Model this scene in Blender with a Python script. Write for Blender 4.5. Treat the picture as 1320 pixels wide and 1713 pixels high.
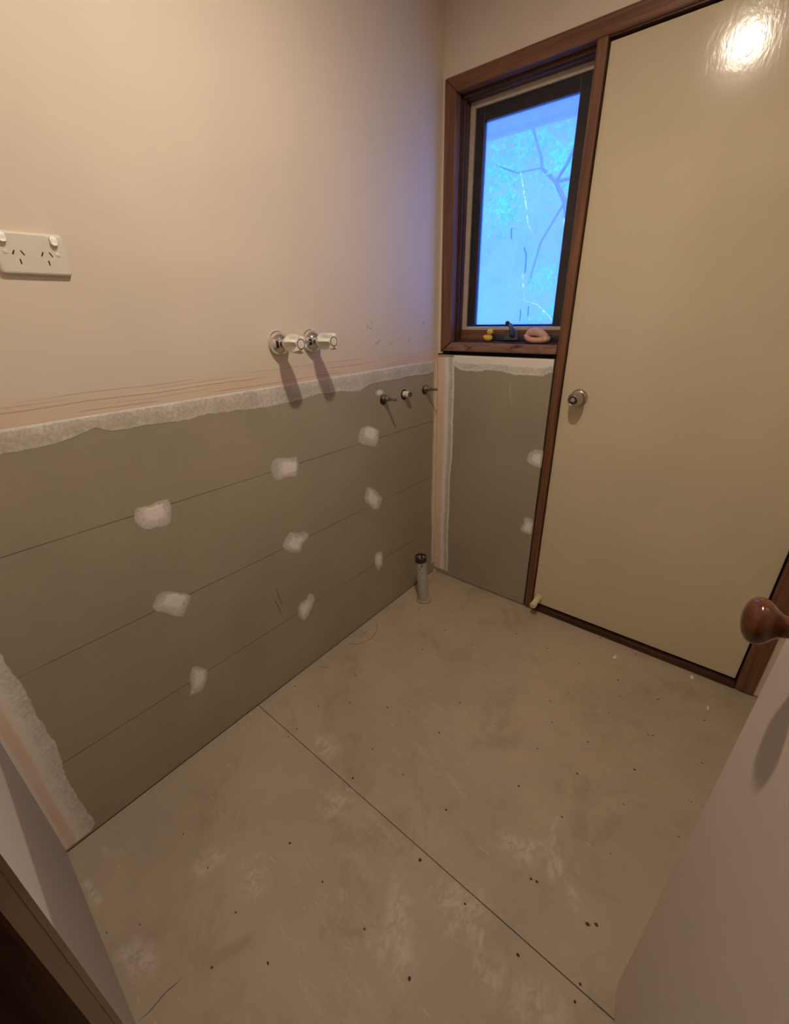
import bpy, bmesh, math, random
from mathutils import Vector, Matrix
random.seed(7)
for o in list(bpy.data.objects): bpy.data.objects.remove(o)
SC = bpy.context.scene
COL = SC.collection

# ------------------------------------------------------------------ camera
CAM = Vector((1.17912, -1.77221, 1.36185))
YAW, PITCH, ROLL, FPX = math.radians(39.64393), math.radians(24.84653), math.radians(-1.42854), 710.894
fw = Vector((-math.sin(YAW)*math.cos(PITCH), math.cos(YAW)*math.cos(PITCH), -math.sin(PITCH)))
rt = Vector((math.cos(YAW), math.sin(YAW), 0)); up = rt.cross(fw)
rr = rt*math.cos(ROLL) + up*math.sin(ROLL); uu = -rt*math.sin(ROLL) + up*math.cos(ROLL)
cd = bpy.data.cameras.new('camera'); cam = bpy.data.objects.new('camera', cd); COL.objects.link(cam)
cd.sensor_fit = 'HORIZONTAL'; cd.sensor_width = 36; cd.lens = FPX/1320*36; cd.clip_start = .01
cam.matrix_world = Matrix(((rr.x, uu.x, -fw.x, CAM.x), (rr.y, uu.y, -fw.y, CAM.y), (rr.z, uu.z, -fw.z, CAM.z), (0, 0, 0, 1)))
SC.camera = cam

# ------------------------------------------------------------------ sky, lamp levels, exposure
SKY_COLOR, SKY_STRENGTH = (.075, .235, 1.0), 2.6
LAMP_POS, LAMP_COLOR, LAMP_STRENGTH = (.79, -1.17, 2.41), (1.0, .85, .68), 700.0
W = bpy.data.worlds.new('sky'); SC.world = W; W.use_nodes = True
bg = W.node_tree.nodes['Background']; bg.inputs[0].default_value = (*SKY_COLOR, 1); bg.inputs[1].default_value = SKY_STRENGTH
sd = bpy.data.lights.new('sun', 'SUN'); sd.energy = 8.0; sd.angle = math.radians(.6); sd.color = (.60, .85, 1.0)
sun = bpy.data.objects.new('sun', sd); COL.objects.link(sun); sun.rotation_euler = (math.radians(32), math.radians(14), 0)   # high, over the roof, so only the garden is sunlit
vs = SC.view_settings
vs.view_transform = 'Standard'; vs.look = 'None'; vs.gamma = 1; vs.use_curve_mapping = False; vs.exposure = 0.55

# ------------------------------------------------------------------ tables of measured positions (metres)
PATCH_LEFT=[([(-1.4221, 0.9098), (-1.4113, 0.9163), (-1.3797, 0.9129), (-1.3647, 0.9156), (-1.3335, 0.9128), (-1.3286, 0.8918), (-1.3435, 0.8411), (-1.3875, 0.8448), (-1.4122, 0.8511), (-1.4277, 0.8802)], (-1.3754, 0.8924)), ([(-0.9914, 0.9029), (-0.9835, 0.9293), (-0.9562, 0.9346), (-0.917, 0.9233), (-0.8809, 0.918), (-0.8759, 0.8884), (-0.8928, 0.8493), (-0.9274, 0.8578), (-0.9725, 0.8576), (-0.9885, 0.8819)], (-0.9118, 0.8893)), ([(-0.567, 0.9207), (-0.5502, 0.9504), (-0.506, 0.9548), (-0.4418, 0.9247), (-0.4406, 0.8893), (-0.4638, 0.8555), (-0.5267, 0.8775), (-0.5642, 0.8965)], (-0.4932, 0.9251)), ([(-1.4494, 0.6211), (-1.4307, 0.645), (-1.4089, 0.6496), (-1.3746, 0.6256), (-1.3401, 0.5926), (-1.3632, 0.5552), (-1.3789, 0.5374), (-1.3986, 0.5486), (-1.4237, 0.5793), (-1.4471, 0.6004)], (-1.3849, 0.6053)), ([(-0.9915, 0.6164), (-0.953, 0.6502), (-0.9252, 0.6351), (-0.8875, 0.6262), (-0.8662, 0.6067), (-0.8766, 0.5899), (-0.8979, 0.5815), (-0.9182, 0.5516), (-0.9517, 0.5622), (-0.9873, 0.5975)], (-0.9311, 0.5963)), ([(-0.5511, 0.6519), (-0.5302, 0.6943), (-0.4842, 0.668), (-0.4321, 0.6072), (-0.4595, 0.5642), (-0.4958, 0.5735), (-0.5457, 0.627)], (-0.4978, 0.6258)), ([(-1.4133, 0.3035), (-1.3949, 0.3436), (-1.3782, 0.3359), (-1.352, 0.2976), (-1.3631, 0.2618), (-1.3826, 0.2328), (-1.4248, 0.2408), (-1.4136, 0.2758)], (-1.3816, 0.2934)), ([(-0.9641, 0.3182), (-0.9479, 0.3349), (-0.9204, 0.3319), (-0.9035, 0.3514), (-0.8777, 0.3294), (-0.8789, 0.2984), (-0.9003, 0.2701), (-0.9228, 0.2473), (-0.9451, 0.2385), (-0.966, 0.2747)], (-0.935, 0.2959)), ([(-0.5085, 0.325), (-0.4931, 0.3488), (-0.4559, 0.3386), (-0.4457, 0.3039), (-0.4531, 0.2568), (-0.4853, 0.2434), (-0.5031, 0.2819)], (-0.4746, 0.3041))]
PATCH_BACK=[([(0.4825, 0.7679), (0.4899, 0.7981), (0.516, 0.819), (0.5514, 0.8158), (0.5538, 0.7416), (0.5221, 0.739), (0.4917, 0.7514)], (0.5283, 0.7763)), ([(0.4879, 0.4288), (0.5009, 0.4535), (0.4994, 0.482), (0.5213, 0.4923), (0.5474, 0.4835), (0.5495, 0.4142), (0.5314, 0.4043), (0.4955, 0.41)], (0.5272, 0.4407))]
SMEAR_LEFT=[(-1.6311, 1.1163), (-1.5857, 1.1149), (-1.5255, 1.117), (-1.4835, 1.1266), (-1.4508, 1.1368), (-1.4205, 1.1196), (-1.3838, 1.1187), (-1.3398, 1.1213), (-1.2956, 1.115), (-1.2274, 1.1116), (-1.1945, 1.1181), (-1.0699, 1.1118), (-1.0196, 1.1066), (-0.9532, 1.1042), (-0.8879, 1.1068), (-0.8181, 1.1096), (-0.743, 1.1153), (-0.6305, 1.1083), (-0.5966, 1.1007), (-0.5428, 1.0963), (-0.4946, 1.1117), (-0.4555, 1.1162), (-0.331, 1.1142), (-0.2289, 1.1159), (-0.0727, 1.1093)]
NEARC=[(-1.7702, 0.6855), (-1.7681, 0.6164), (-1.7619, 0.583), (-1.765, 0.4891), (-1.7595, 0.3533), (-1.7725, 0.2429), (-1.767, 0.0781), (-1.7634, 0.0306), (-1.7773, 0.0124), (-1.8259, 0.0086), (-1.8483, 0.0054)]
BACK_SMEAR=[(0.0962, 1.1416), (0.1262, 1.1259), (0.2073, 1.1235), (0.2686, 1.1335), (0.3358, 1.1307), (0.38, 1.1204), (0.4426, 1.121), (0.5092, 1.1219), (0.5455, 1.1393)]
SPECKS=[(0.188, -1.067), (0.273, -0.98), (0.401, -0.907), (0.477, -0.873), (0.609, -0.716), (0.762, -0.583), (0.922, -0.42), (0.878, -0.498), (0.757, -0.719), (0.919, -0.587), (0.618, -0.875), (0.918, -0.718), (1.045, -0.588), (0.472, -1.07), (0.489, -1.186), (0.611, -1.076), (1.053, -0.724), (0.922, -0.878), (0.78, -1.081), (1.06, -0.885), (0.795, -1.236), (0.62, -1.437), (0.94, -1.242), (0.774, -1.438), (0.911, -1.438), (1.086, -1.248), (1.05, -1.088), (1.064, -1.085), (1.197, -1.09), (1.214, -1.207), (1.214, -1.242), (0.765, -0.225), (0.922, -0.419), (0.878, -0.498), (1.067, -0.418), (1.046, -0.587), (1.201, -0.429), (1.215, -0.422), (1.052, -0.725), (1.193, -0.596), (1.361, -0.435), (1.193, -0.735), (1.343, -0.6), (1.351, -0.601), (1.06, -0.885), (1.337, -0.733), (1.198, -0.897), (1.195, -1.091), (1.212, -1.078), (1.08, -0.314), (0.903, -0.229), (1.055, -0.229), (1.199, -0.237), (1.347, -0.241), (0.787, -0.019), (0.927, -0.013), (1.077, -0.029), (0.215, -1.613), (0.351, -1.612), (0.48, -1.433), (0.622, -1.438), (0.497, -1.618), (0.282, -1.839), (0.639, -1.623), (0.543, -1.709), (0.33, -1.781), (0.207, -0.006), (0.349, -0.016), (0.198, -0.209), (0.317, -0.213), (0.338, -0.403), (0.482, -0.22), (0.614, -0.22), (0.485, -0.411), (0.188, -0.566), (0.328, -0.57), (0.763, -0.225), (0.142, -0.347), (0.187, -1.065), (0.202, -1.181), (0.202, -1.22), (0.05, -0.861), (0.04, -1.059), (0.195, -0.866)]
SCUFF=[([(1.048, -0.901), (1.061, -0.974)], 0.012), ([(1.065, -0.992), (1.093, -1.057)], 0.012), ([(1.07, -0.988), (1.161, -1.07)], 0.02), ([(1.002, -1.028), (1.055, -1.0)], 0.03), ([(0.774, -1.31), (0.838, -1.445)], 0.02), ([(0.814, -1.346), (0.892, -1.436)], 0.04), ([(0.889, -1.262), (0.958, -1.231)], 0.05), ([(0.932, -1.286), (0.963, -1.273)], 0.05), ([(1.13, -1.309), (1.173, -1.291)], 0.05), ([(1.152, -1.261), (1.159, -1.273)], 0.02), ([(0.999, -1.265), (1.007, -1.291)], 0.01), ([(1.041, -1.317), (1.059, -1.317)], 0.05), ([(0.508, -1.244), (0.5, -1.285)], 0.05), ([(0.318, -1.167), (0.35, -1.164)], 0.05), ([(0.967, -1.042), (1.016, -1.046)], 0.04), ([(0.347, -1.826), (0.42, -1.827)], 0.012), ([(0.356, -1.819), (0.415, -1.802)], 0.035), ([(0.124, -1.835), (0.197, -1.829)], 0.012), ([(0.339, -1.615), (0.344, -1.577)], 0.04), ([(0.443, -1.533), (0.496, -1.562)], 0.04)]

# ------------------------------------------------------------------ material helper
class Mat:
    def __init__(s, name, rough=.6, spec=.5, metal=0.0):
        s.m = bpy.data.materials.new(name); s.m.use_nodes = True; s.nt = s.m.node_tree
        s.b = s.nt.nodes['Principled BSDF']; s.out = s.nt.nodes['Material Output']
        s.b.inputs['Roughness'].default_value = rough; s.b.inputs['Metallic'].default_value = metal
        s.b.inputs['Specular IOR Level'].default_value = spec
        s._p = None
    def n(s, t, **k):
        x = s.nt.nodes.new(t)
        for a, v in k.items(): setattr(x, a, v)
        return x
    def put(s, sock, v):
        if isinstance(v, bpy.types.NodeSocket): s.nt.links.new(v, sock)
        elif v is not None:
            if sock.type == 'RGBA' and len(v) == 3: v = (*v, 1)
            sock.default_value = v
    def math(s, op, a, b=None, c=None, clamp=False):
        x = s.n('ShaderNodeMath', operation=op, use_clamp=clamp)
        for i, v in enumerate((a, b, c)):
            if v is not None: s.put(x.inputs[i], v)
        return x.outputs[0]
    def xyz(s):
        if s._p is None:
            g = s.n('ShaderNodeNewGeometry'); q = s.n('ShaderNodeSeparateXYZ'); s.nt.links.new(g.outputs['Position'], q.inputs[0])
            s._p = (g.outputs['Position'], q.outputs[0], q.outputs[1], q.outputs[2])
        return s._p
    def noise(s, scale, detail=4, rough=.55, stretch=(1, 1, 1), dist=0.0, off=(0, 0, 0)):
        mp = s.n('ShaderNodeMapping'); mp.inputs['Scale'].default_value = stretch; mp.inputs['Location'].default_value = off
        s.nt.links.new(s.xyz()[0], mp.inputs[0])
        x = s.n('ShaderNodeTexNoise'); x.inputs['Scale'].default_value = scale; x.inputs['Detail'].default_value = detail
        x.inputs['Roughness'].default_value = rough; x.inputs['Distortion'].default_value = dist
        s.nt.links.new(mp.outputs[0], x.inputs['Vector']); return x.outputs[0]
    def ss(s, v, lo, hi, a=0.0, b=1.0):
        x = s.n('ShaderNodeMapRange', interpolation_type='SMOOTHSTEP')
        s.put(x.inputs[0], v); x.inputs[1].default_value = lo; x.inputs[2].default_value = hi
        x.inputs[3].default_value = a; x.inputs[4].default_value = b; return x.outputs[0]
    def mix(s, f, a, b):
        x = s.n('ShaderNodeMix', data_type='RGBA'); s.put(x.inputs[0], f); s.put(x.inputs[6], a); s.put(x.inputs[7], b); return x.outputs[2]
    def attr(s, name):
        return s.n('ShaderNodeAttribute', attribute_name=name).outputs['Fac']
    def seg(s, u, v, a, b, w, soft=1.0):
        """1 near the segment a-b measured in the two coordinates u, v; 0 beyond width w"""
        dx, dy = b[0]-a[0], b[1]-a[1]; L2 = max(dx*dx+dy*dy, 1e-9)
        pu = s.math('SUBTRACT', u, a[0]); pv = s.math('SUBTRACT', v, a[1])
        t = s.math('MULTIPLY_ADD', pu, dx/L2, s.math('MULTIPLY', pv, dy/L2), clamp=True)
        qu = s.math('SUBTRACT', pu, s.math('MULTIPLY', t, dx)); qv = s.math('SUBTRACT', pv, s.math('MULTIPLY', t, dy))
        d = s.math('SQRT', s.math('ADD', s.math('MULTIPLY', qu, qu), s.math('MULTIPLY', qv, qv)))
        return s.ss(d, 0.0 if soft >= 1 else w*(1-soft), w, 1.0, 0.0)
    def bump(s, h, strength=.2, dist=.002):
        x = s.n('ShaderNodeBump'); x.inputs['Strength'].default_value = strength; x.inputs['Distance'].default_value = dist
        s.put(x.inputs['Height'], h); s.nt.links.new(x.outputs[0], s.b.inputs['Normal'])
    def color(s, v): s.put(s.b.inputs['Base Color'], v); return s
def rgb(r, g, b):
    f = lambda c: (c/255/12.92 if c/255 <= .04045 else ((c/255+.055)/1.055)**2.4)
    return (f(r), f(g), f(b))
def flat(name, c, rough=.6, spec=.5, metal=0.0, var=.06, scale=30):
    m = Mat(name, rough, spec, metal); k = m.noise(scale, 3)
    m.color(m.mix(m.ss(k, .3, .7), tuple(max(0, x*(1-var)) for x in c), tuple(min(1, x*(1+var)) for x in c)))
    return m.m

PAINT = rgb(224, 210, 191); BOARD = rgb(169, 157, 136); COMPOUND = rgb(242, 237, 229); PINK = rgb(226, 196, 170)
MT = {}
def m_left_plaster():
    m = Mat('painted_plaster', .55, .35); P, x, y, z = m.xyz()
    c = m.mix(m.ss(m.noise(2.2, 3), .3, .7), tuple(k*.96 for k in PAINT), tuple(min(1, k*1.03) for k in PAINT))
    wob = m.math('MULTIPLY', m.math('SUBTRACT', m.noise(6, 3, .6, (.0, 1.0, .4)), .5), .012)
    zz = m.math('ADD', z, wob)
    band = m.ss(zz, 1.20, 1.225, 1.0, 0.0)
    c = m.mix(m.math('MULTIPLY', band, .75), c, m.mix(m.ss(m.noise(9, 4, .6, (1, .3, 3)), .35, .7), rgb(226, 204, 184), PINK))
    for i, (zl, w, st) in enumerate(((1.1755, .0010, .5), (1.184, .0008, .35), (1.1965, .0013, .42), (1.206, .0010, .3), (1.2155, .0012, .32))):
        l = m.ss(m.math('ABSOLUTE', m.math('SUBTRACT', zz, zl + (i % 2)*.001)), w*.3, w*1.6, 1.0, 0.0)
        br = m.ss(m.noise(3.5, 2, .5, (0, 1, .2), 0, (0, i*3.1, 0)), .42, .58)
        c = m.mix(m.math('MULTIPLY', m.math('MULTIPLY', l, br), st), c, rgb(128, 92, 72))
    hl = m.ss(m.math('ABSOLUTE', m.math('SUBTRACT', zz, 1.2005)), .0005, .002, 1.0, 0.0)
    c = m.mix(m.math('MULTIPLY', m.math('MULTIPLY', hl, m.ss(m.noise(3, 2, .5, (0, 1, .2), 0, (0, 9, 0)), .5, .6)), .6), c, rgb(240, 225, 205))
    # bruises and chipped paint towards the window
    chip = m.math('MULTIPLY', m.ss(m.noise(34, 5, .7, (1, 1, .6)), .66, .72), m.math('MULTIPLY', m.ss(y, -.55, -.42), m.ss(z, 1.36, 1.31)))
    chip = m.math('MULTIPLY', chip, m.ss(z, 1.22, 1.24))
    c = m.mix(m.math('MULTIPLY', chip, .75), c, rgb(120, 112, 118))
    for a, b, w in (((-.486, 1.318), (-.480, 1.326), .007), ((-.470, 1.318), (-.458, 1.319), .004), ((-.456, 1.322), (-.456, 1.342), .003), ((-.350, 1.256), (-.332, 1.259), .006), ((-.436, 1.262), (-.418, 1.270), .006), ((-.426, 1.268), (-.41, 1.276), .003), ((-.135, 1.322), (-.118, 1.331), .006), ((-.112, 1.262), (-.092, 1.266), .006), ((-.23, 1.262), (-.215, 1.268), .005), ((-.30, 1.27), (-.29, 1.273), .004)):
        k = m.math('MULTIPLY', m.seg(y, z, a, b, w), m.ss(m.noise(140, 3, .6, (1, 1, .7)), .42, .54))
        c = m.mix(m.math('MULTIPLY', k, .55), c, rgb(112, 108, 118))
    m.color(c); m.bump(m.noise(7, 3), .12, .004); return m.m
def board_color(m, dark=1.0):
    a = m.ss(m.noise(1.8, 4, .55), .3, .7); b = m.ss(m.noise(60, 2, .6), .3, .7)
    c = m.mix(a, tuple(k*.90*dark for k in BOARD), tuple(k*1.06*dark for k in BOARD))
    return m.mix(m.math('MULTIPLY', b, .25), c, tuple(k*.86*dark for k in BOARD))
def m_board(name, lines=(), strokes=()):
    m = Mat(name, .7, .25); P, x, y, z = m.xyz(); c = board_color(m)
    for i, zl in enumerate(lines):
        wob = m.math('MULTIPLY', m.math('SUBTRACT', y, -.9), -.010 if i == 0 else -.004)
        l = m.ss(m.math('ABSOLUTE', m.math('SUBTRACT', z, m.math('ADD', zl, wob))), .0006, .0016, 1.0, 0.0)
        br = m.ss(m.noise(2.4, 2, .5, (0, 1, 0), 0, (0, i*5.3, 0)), .32, .52, .35, 1.0)
        c = m.mix(m.math('MULTIPLY', m.math('MULTIPLY', l, br), .8), c, rgb(74, 52, 38))
    for a, b, w in strokes:
        c = m.mix(m.math('MULTIPLY', m.seg(y, z, a, b, w), .85), c, rgb(50, 40, 32))
    m.color(c); m.bump(m.noise(40, 3), .05, .002); return m.m
def m_compound(name, axis):
    """white jointing compound, thin at its edges where the board shows through (attribute thick)"""
    m = Mat(name, .75, .25); P, x, y, z = m.xyz(); t = m.attr('thick')
    st = (1, 1, 1)
    n1 = m.noise(110, 4, .75, st); n2 = m.noise(14, 4, .6, st)
    f = m.math('ADD', t, m.math('MULTIPLY', m.math('SUBTRACT', n1, .5), m.ss(t, .6, .9, 1.15, .45)))
    f = m.math('ADD', f, m.math('MULTIPLY', m.math('SUBTRACT', n2, .5), .7))
    fac = m.ss(f, .0, 1.0, .20, 1.0)
    c = m.mix(fac, board_color(m), COMPOUND)
    pk = m.attr('pink'); c = m.mix(m.math('MULTIPLY', pk, m.ss(n2, .3, .6, .7, 1.0)), c, PINK)
    m.color(c); m.bump(n1, .06, .001); return m.m
def m_floor():
    m = Mat('floor_sheet_cement', .62, .3); P, x, y, z = m.xyz()
    base = rgb(180, 164, 141)
    c = m.mix(m.ss(m.noise(1.6, 5, .6), .3, .7), tuple(k*.88 for k in base), tuple(k*1.08 for k in base))
    c = m.mix(m.math('MULTIPLY', m.ss(m.noise(5, 6, .7, dist=.6), .5, .72), .35), c, rgb(140, 118, 92))
    du = m.math('MULTIPLY', m.ss(m.noise(2.3, 3, .5, off=(3, 1, 0)), .45, .7), m.ss(m.noise(22, 6, .75, (.55, 1.3, 1)), .48, .75))
    du = m.math('MULTIPLY', du, m.ss(y, -.7, -1.15, .25, 1.0))
    c = m.mix(m.math('MULTIPLY', du, .42), c, rgb(230, 220, 206))
    tot = None
    br = m.ss(m.noise(38, 6, .75, (1, .7, 1), .4), .40, .62)
    br2 = m.ss(m.noise(70, 5, .7, (.8, .35, 1), .2), .38, .60)
    for (a, b), w in SCUFF:
        k = m.seg(x, y, a, b, w*1.25)
        k = m.math('MULTIPLY', m.math('MULTIPLY', k, br2 if w < .015 else br), .8)
        tot = k if tot is None else m.math('MAXIMUM', tot, k)
    c = m.mix(m.math('MULTIPLY', tot, .48), c, rgb(234, 225, 212))
    # fine hair scratches
    h = m.math('MULTIPLY', m.ss(m.noise(120, 2, .5, (.15, 1, 1)), .70, .76), .35)
    c = m.mix(h, c, rgb(226, 214, 198))
    m.color(c); m.bump(m.noise(25, 4), .08, .003); return m.m
def m_wood(name, axis, c1, c2, rough=.38, worn=0.0):
    m = Mat(name, rough, .45); st = [22, 22, 22]; st[axis] = 1.0
    g = m.noise(3.0, 5, .65, tuple(st), .8); g2 = m.noise(10, 3, .6, tuple(st))
    c = m.mix(m.ss(g, .3, .7), c1, c2); c = m.mix(m.math('MULTIPLY', m.ss(g2, .5, .75), .4), c, tuple(k*.5 for k in c1))
    if worn:
        st2 = [1, 1, 2.5]; st2[axis] = .5
        w = m.ss(m.noise(26, 6, .72, tuple(st2), .5), .50, .62); c = m.mix(m.math('MULTIPLY', w, worn), c, rgb(168, 128, 108))
        d = m.ss(m.noise(30, 5, .7, tuple(st2), .3, (4, 2, 7)), .56, .64); c = m.mix(m.math('MULTIPLY', d, .8), c, rgb(34, 22, 18))
    m.color(c); m.bump(g2, .10, .0015); return m.m
def m_gloss_paint(name, c, rough):
    m = Mat(name, rough, .5)
    m.color(m.mix(m.ss(m.noise(3, 4), .3, .7), tuple(k*.97 for k in c), tuple(k*1.02 for k in c)))
    b = m.noise(85, 3, .6, (1, 1, .5)); m.bump(b, .24, .0012); return m.m
def m_near():
    m = Mat('near_wall_plaster', .6, .3); P, x, y, z = m.xyz()
    c = m.mix(m.ss(m.noise(3, 3), .3, .7), rgb(214, 206, 198), rgb(226, 218, 208))
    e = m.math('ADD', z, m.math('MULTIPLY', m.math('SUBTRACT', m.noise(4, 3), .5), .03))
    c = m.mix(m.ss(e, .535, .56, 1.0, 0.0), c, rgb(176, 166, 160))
    m.color(c); return m.m
def m_glass():
    m = Mat('dusty_window_glass', .1); nt = m.nt; P, x, y, z = m.xyz()
    tr = m.n('ShaderNodeBsdfTransparent'); tr.inputs[0].default_value = (.93, .97, 1, 1)
    tl = m.n('ShaderNodeBsdfTranslucent'); tl.inputs[0].default_value = (.86, .92, 1.0, 1)
    gl = m.n('ShaderNodeBsdfGlossy'); gl.inputs['Roughness'].default_value = .12
    f = m.ss(m.noise(3.5, 4, .6), .3, .7, .32, .60)
    speck = m.math('MULTIPLY', m.ss(m.noise(150, 3, .7), .60, .70), m.ss(m.noise(5, 3, .6, off=(1, 0, 2)), .42, .66))
    f = m.math('MAXIMUM', f, m.math('MULTIPLY', speck, .85))
    web = None
    pl = [[(.336, 1.501), (.354, 1.403), (.41, 1.388), (.468, 1.34), (.49, 1.314)], [(.29, 1.849), (.33, 1.72), (.338, 1.678), (.37, 1.622)], [(.301, 1.611), (.278, 1.531)]]
    for L in pl:
        for a, b in zip(L, L[1:]):
            k = m.seg(x, z, a, b, .0075); web = k if web is None else m.math('MAXIMUM', web, k)
    web = m.math('MULTIPLY', web, m.ss(m.noise(60, 4, .7), .38, .6))
    f = m.math('MAXIMUM', f, web)
    col = m.mix(web, (.82, .90, 1.0), (1, 1, .96))
    m.put(tl.inputs[0], col)
    dk = None
    for L in ([(.333, 1.595), (.345, 1.57), (.346, 1.507)], [(.342, 1.37), (.343, 1.329)], [(.272, 1.668), (.274, 1.632)], [(.376, 1.382), (.376, 1.349)]):
        for a, b in zip(L, L[1:]):
            k = m.seg(x, z, a, b, .0026); dk = k if dk is None else m.math('MAXIMUM', dk, k)
    a = m.n('ShaderNodeMixShader'); m.put(a.inputs[0], f); nt.links.new(tr.outputs[0], a.inputs[1]); nt.links.new(tl.outputs[0], a.inputs[2])
    b = m.n('ShaderNodeMixShader'); b.inputs[0].default_value = .05; nt.links.new(a.outputs[0], b.inputs[1]); nt.links.new(gl.outputs[0], b.inputs[2])
    df = m.n('ShaderNodeBsdfDiffuse'); df.inputs[0].default_value = (.03, .04, .06, 1)
    c = m.n('ShaderNodeMixShader'); m.put(c.inputs[0], m.math('MULTIPLY', dk, .7)); nt.links.new(b.outputs[0], c.inputs[1]); nt.links.new(df.outputs[0], c.inputs[2])
    nt.links.new(c.outputs[0], m.out.inputs[0]); return m.m
def m_emit(name, c, s):
    m = Mat(name); e = m.n('ShaderNodeEmission'); e.inputs[0].default_value = (*c, 1); e.inputs[1].default_value = s
    m.nt.links.new(e.outputs[0], m.out.inputs[0]); return m.m
def m_leaf():
    m = Mat('eucalypt_leaf', .5); tl = m.n('ShaderNodeBsdfTranslucent'); tl.inputs[0].default_value = (.04, .95, .95, 1)
    df = m.n('ShaderNodeBsdfDiffuse'); df.inputs[0].default_value = (.04, .95, .92, 1)
    a = m.n('ShaderNodeMixShader'); a.inputs[0].default_value = .6; m.nt.links.new(df.outputs[0], a.inputs[1]); m.nt.links.new(tl.outputs[0], a.inputs[2])
    m.nt.links.new(a.outputs[0], m.out.inputs[0]); return m.m
def m_pipe():
    m = Mat('grey_pvc', .5, .4); P, x, y, z = m.xyz()
    c = m.mix(m.ss(m.noise(12, 3), .3, .7), rgb(176, 170, 158), rgb(192, 186, 174))
    d = m.math('MULTIPLY', m.ss(m.noise(45, 4, .65, (1, 1, .7)), .60, .66), m.ss(z, .10, .2))
    m.color(m.mix(m.math('MULTIPLY', d, .8), c, rgb(60, 48, 38))); return m.m
def m_brass():
    m = Mat('tarnished_brass', .5, .5, .55); c = m.mix(m.ss(m.noise(90, 4, .7), .35, .65), rgb(96, 82, 66), rgb(140, 128, 112)); m.color(c); return m.m

W1, W2 = rgb(101, 65, 44), rgb(134, 91, 65)
MT['plaster'] = m_left_plaster()
MT['board_left'] = m_board('fibre_cement_left', (.893, .598, .292), [((-1.046, .452), (-1.040, .415), .0022), ((-1.040, .415), (-1.032, .374), .0022), ((-1.059, .408), (-1.043, .345), .0022)])
MT['board_back'] = m_board('fibre_cement_back', (), [])
MT['comp'] = m_compound('jointing_compound', 1)
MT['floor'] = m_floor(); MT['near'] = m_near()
MT['wood_x'] = m_wood('stained_timber_x', 0, W1, W2); MT['wood_z'] = m_wood('stained_timber_z', 2, W1, W2)
MT['wood_arch'] = m_wood('architrave_timber', 2, rgb(72, 44, 26), rgb(96, 60, 38)); MT['wood_worn'] = m_wood('worn_stained_timber', 0, rgb(118, 84, 72), rgb(148, 110, 96), .5, .5)
MT['wood_dark'] = m_wood('dark_stained_timber', 2, rgb(58, 34, 24), rgb(84, 52, 38), .3)
MT['wood_dark_x'] = m_wood('dark_stained_sill', 0, rgb(62, 38, 30), rgb(88, 56, 44), .35)
MT['wood_knob'] = m_wood('polished_knob_timber', 0, rgb(84, 46, 28), rgb(106, 62, 40), .16)
MT['door'] = m_gloss_paint('cream_gloss_paint', rgb(218, 204, 174), .14)
MT['door2'] = m_gloss_paint('cream_satin_paint', rgb(210, 198, 182), .42)
MT['chrome'] = flat('chrome', (.78, .77, .75), .07, .5, 1.0, .02); MT['satin'] = flat('satin_nickel', (.48, .44, .39), .24, .5, 1.0, .05)
MT['white_plastic'] = flat('white_plastic', rgb(228, 224, 214), .32, .5, 0, .02); MT['cream_plastic'] = flat('cream_plastic', rgb(222, 216, 200), .35, .5, 0, .02)
MT['black'] = flat('dark_slot', rgb(24, 18, 16), .6); MT['ring'] = flat('dark_red_ring', rgb(70, 44, 48), .5)
MT['bead'] = flat('putty_bead', rgb(196, 180, 160), .5); MT['sash'] = flat('dark_bronze_aluminium', rgb(54, 50, 54), .35, .5, .3, .15, 20)
MT['winder'] = flat('dark_grey_metal', rgb(88, 92, 106), .4, .5, .4); MT['brass'] = m_brass()
MT['pipe'] = m_pipe(); MT['collar'] = flat('brown_rubber_collar', rgb(58, 40, 34), .5)
MT['duck'] = flat('yellow_rubber', rgb(226, 190, 60), .4); MT['beak'] = flat('orange_rubber', rgb(180, 96, 40), .4)
MT['shell'] = flat('pink_shell', rgb(204, 162, 144), .5, .4, 0, .12, 60); MT['rubber'] = flat('cream_rubber', rgb(222, 206, 172), .5)
MT['speck'] = flat('dirt_speck', rgb(64, 46, 32), .8); MT['chip'] = flat('white_plaster_chip', rgb(235, 228, 214), .7)
MT['pencil'] = flat('pencil_line', rgb(96, 70, 54), .7); MT['gap'] = flat('dark_gap', rgb(30, 20, 15), .8)
MT['plain'] = flat('plain_wall_paint', PAINT, .6, .3, 0, .03, 4); MT['ceil'] = flat('ceiling_paint', rgb(236, 230, 220), .7); MT['hall'] = flat('hall_paint', rgb(120, 108, 96), .8); MT['hallfloor'] = flat('hall_carpet', rgb(70, 58, 48), .9)
MT['glass'] = m_glass(); MT['bulb'] = m_emit('lamp_globe', LAMP_COLOR, LAMP_STRENGTH)
MT['leaf'] = m_leaf(); MT['bark'] = flat('grey_bark', rgb(66, 64, 60), .8); MT['twig'] = flat('bleached_twig', rgb(236, 234, 224), .7); MT['soffit'] = flat('white_soffit', rgb(225, 225, 228), .7)
MT['soil'] = flat('garden_paving', rgb(120, 118, 112), .9); MT['brick'] = flat('outer_cladding', rgb(150, 130, 110), .8)

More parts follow.
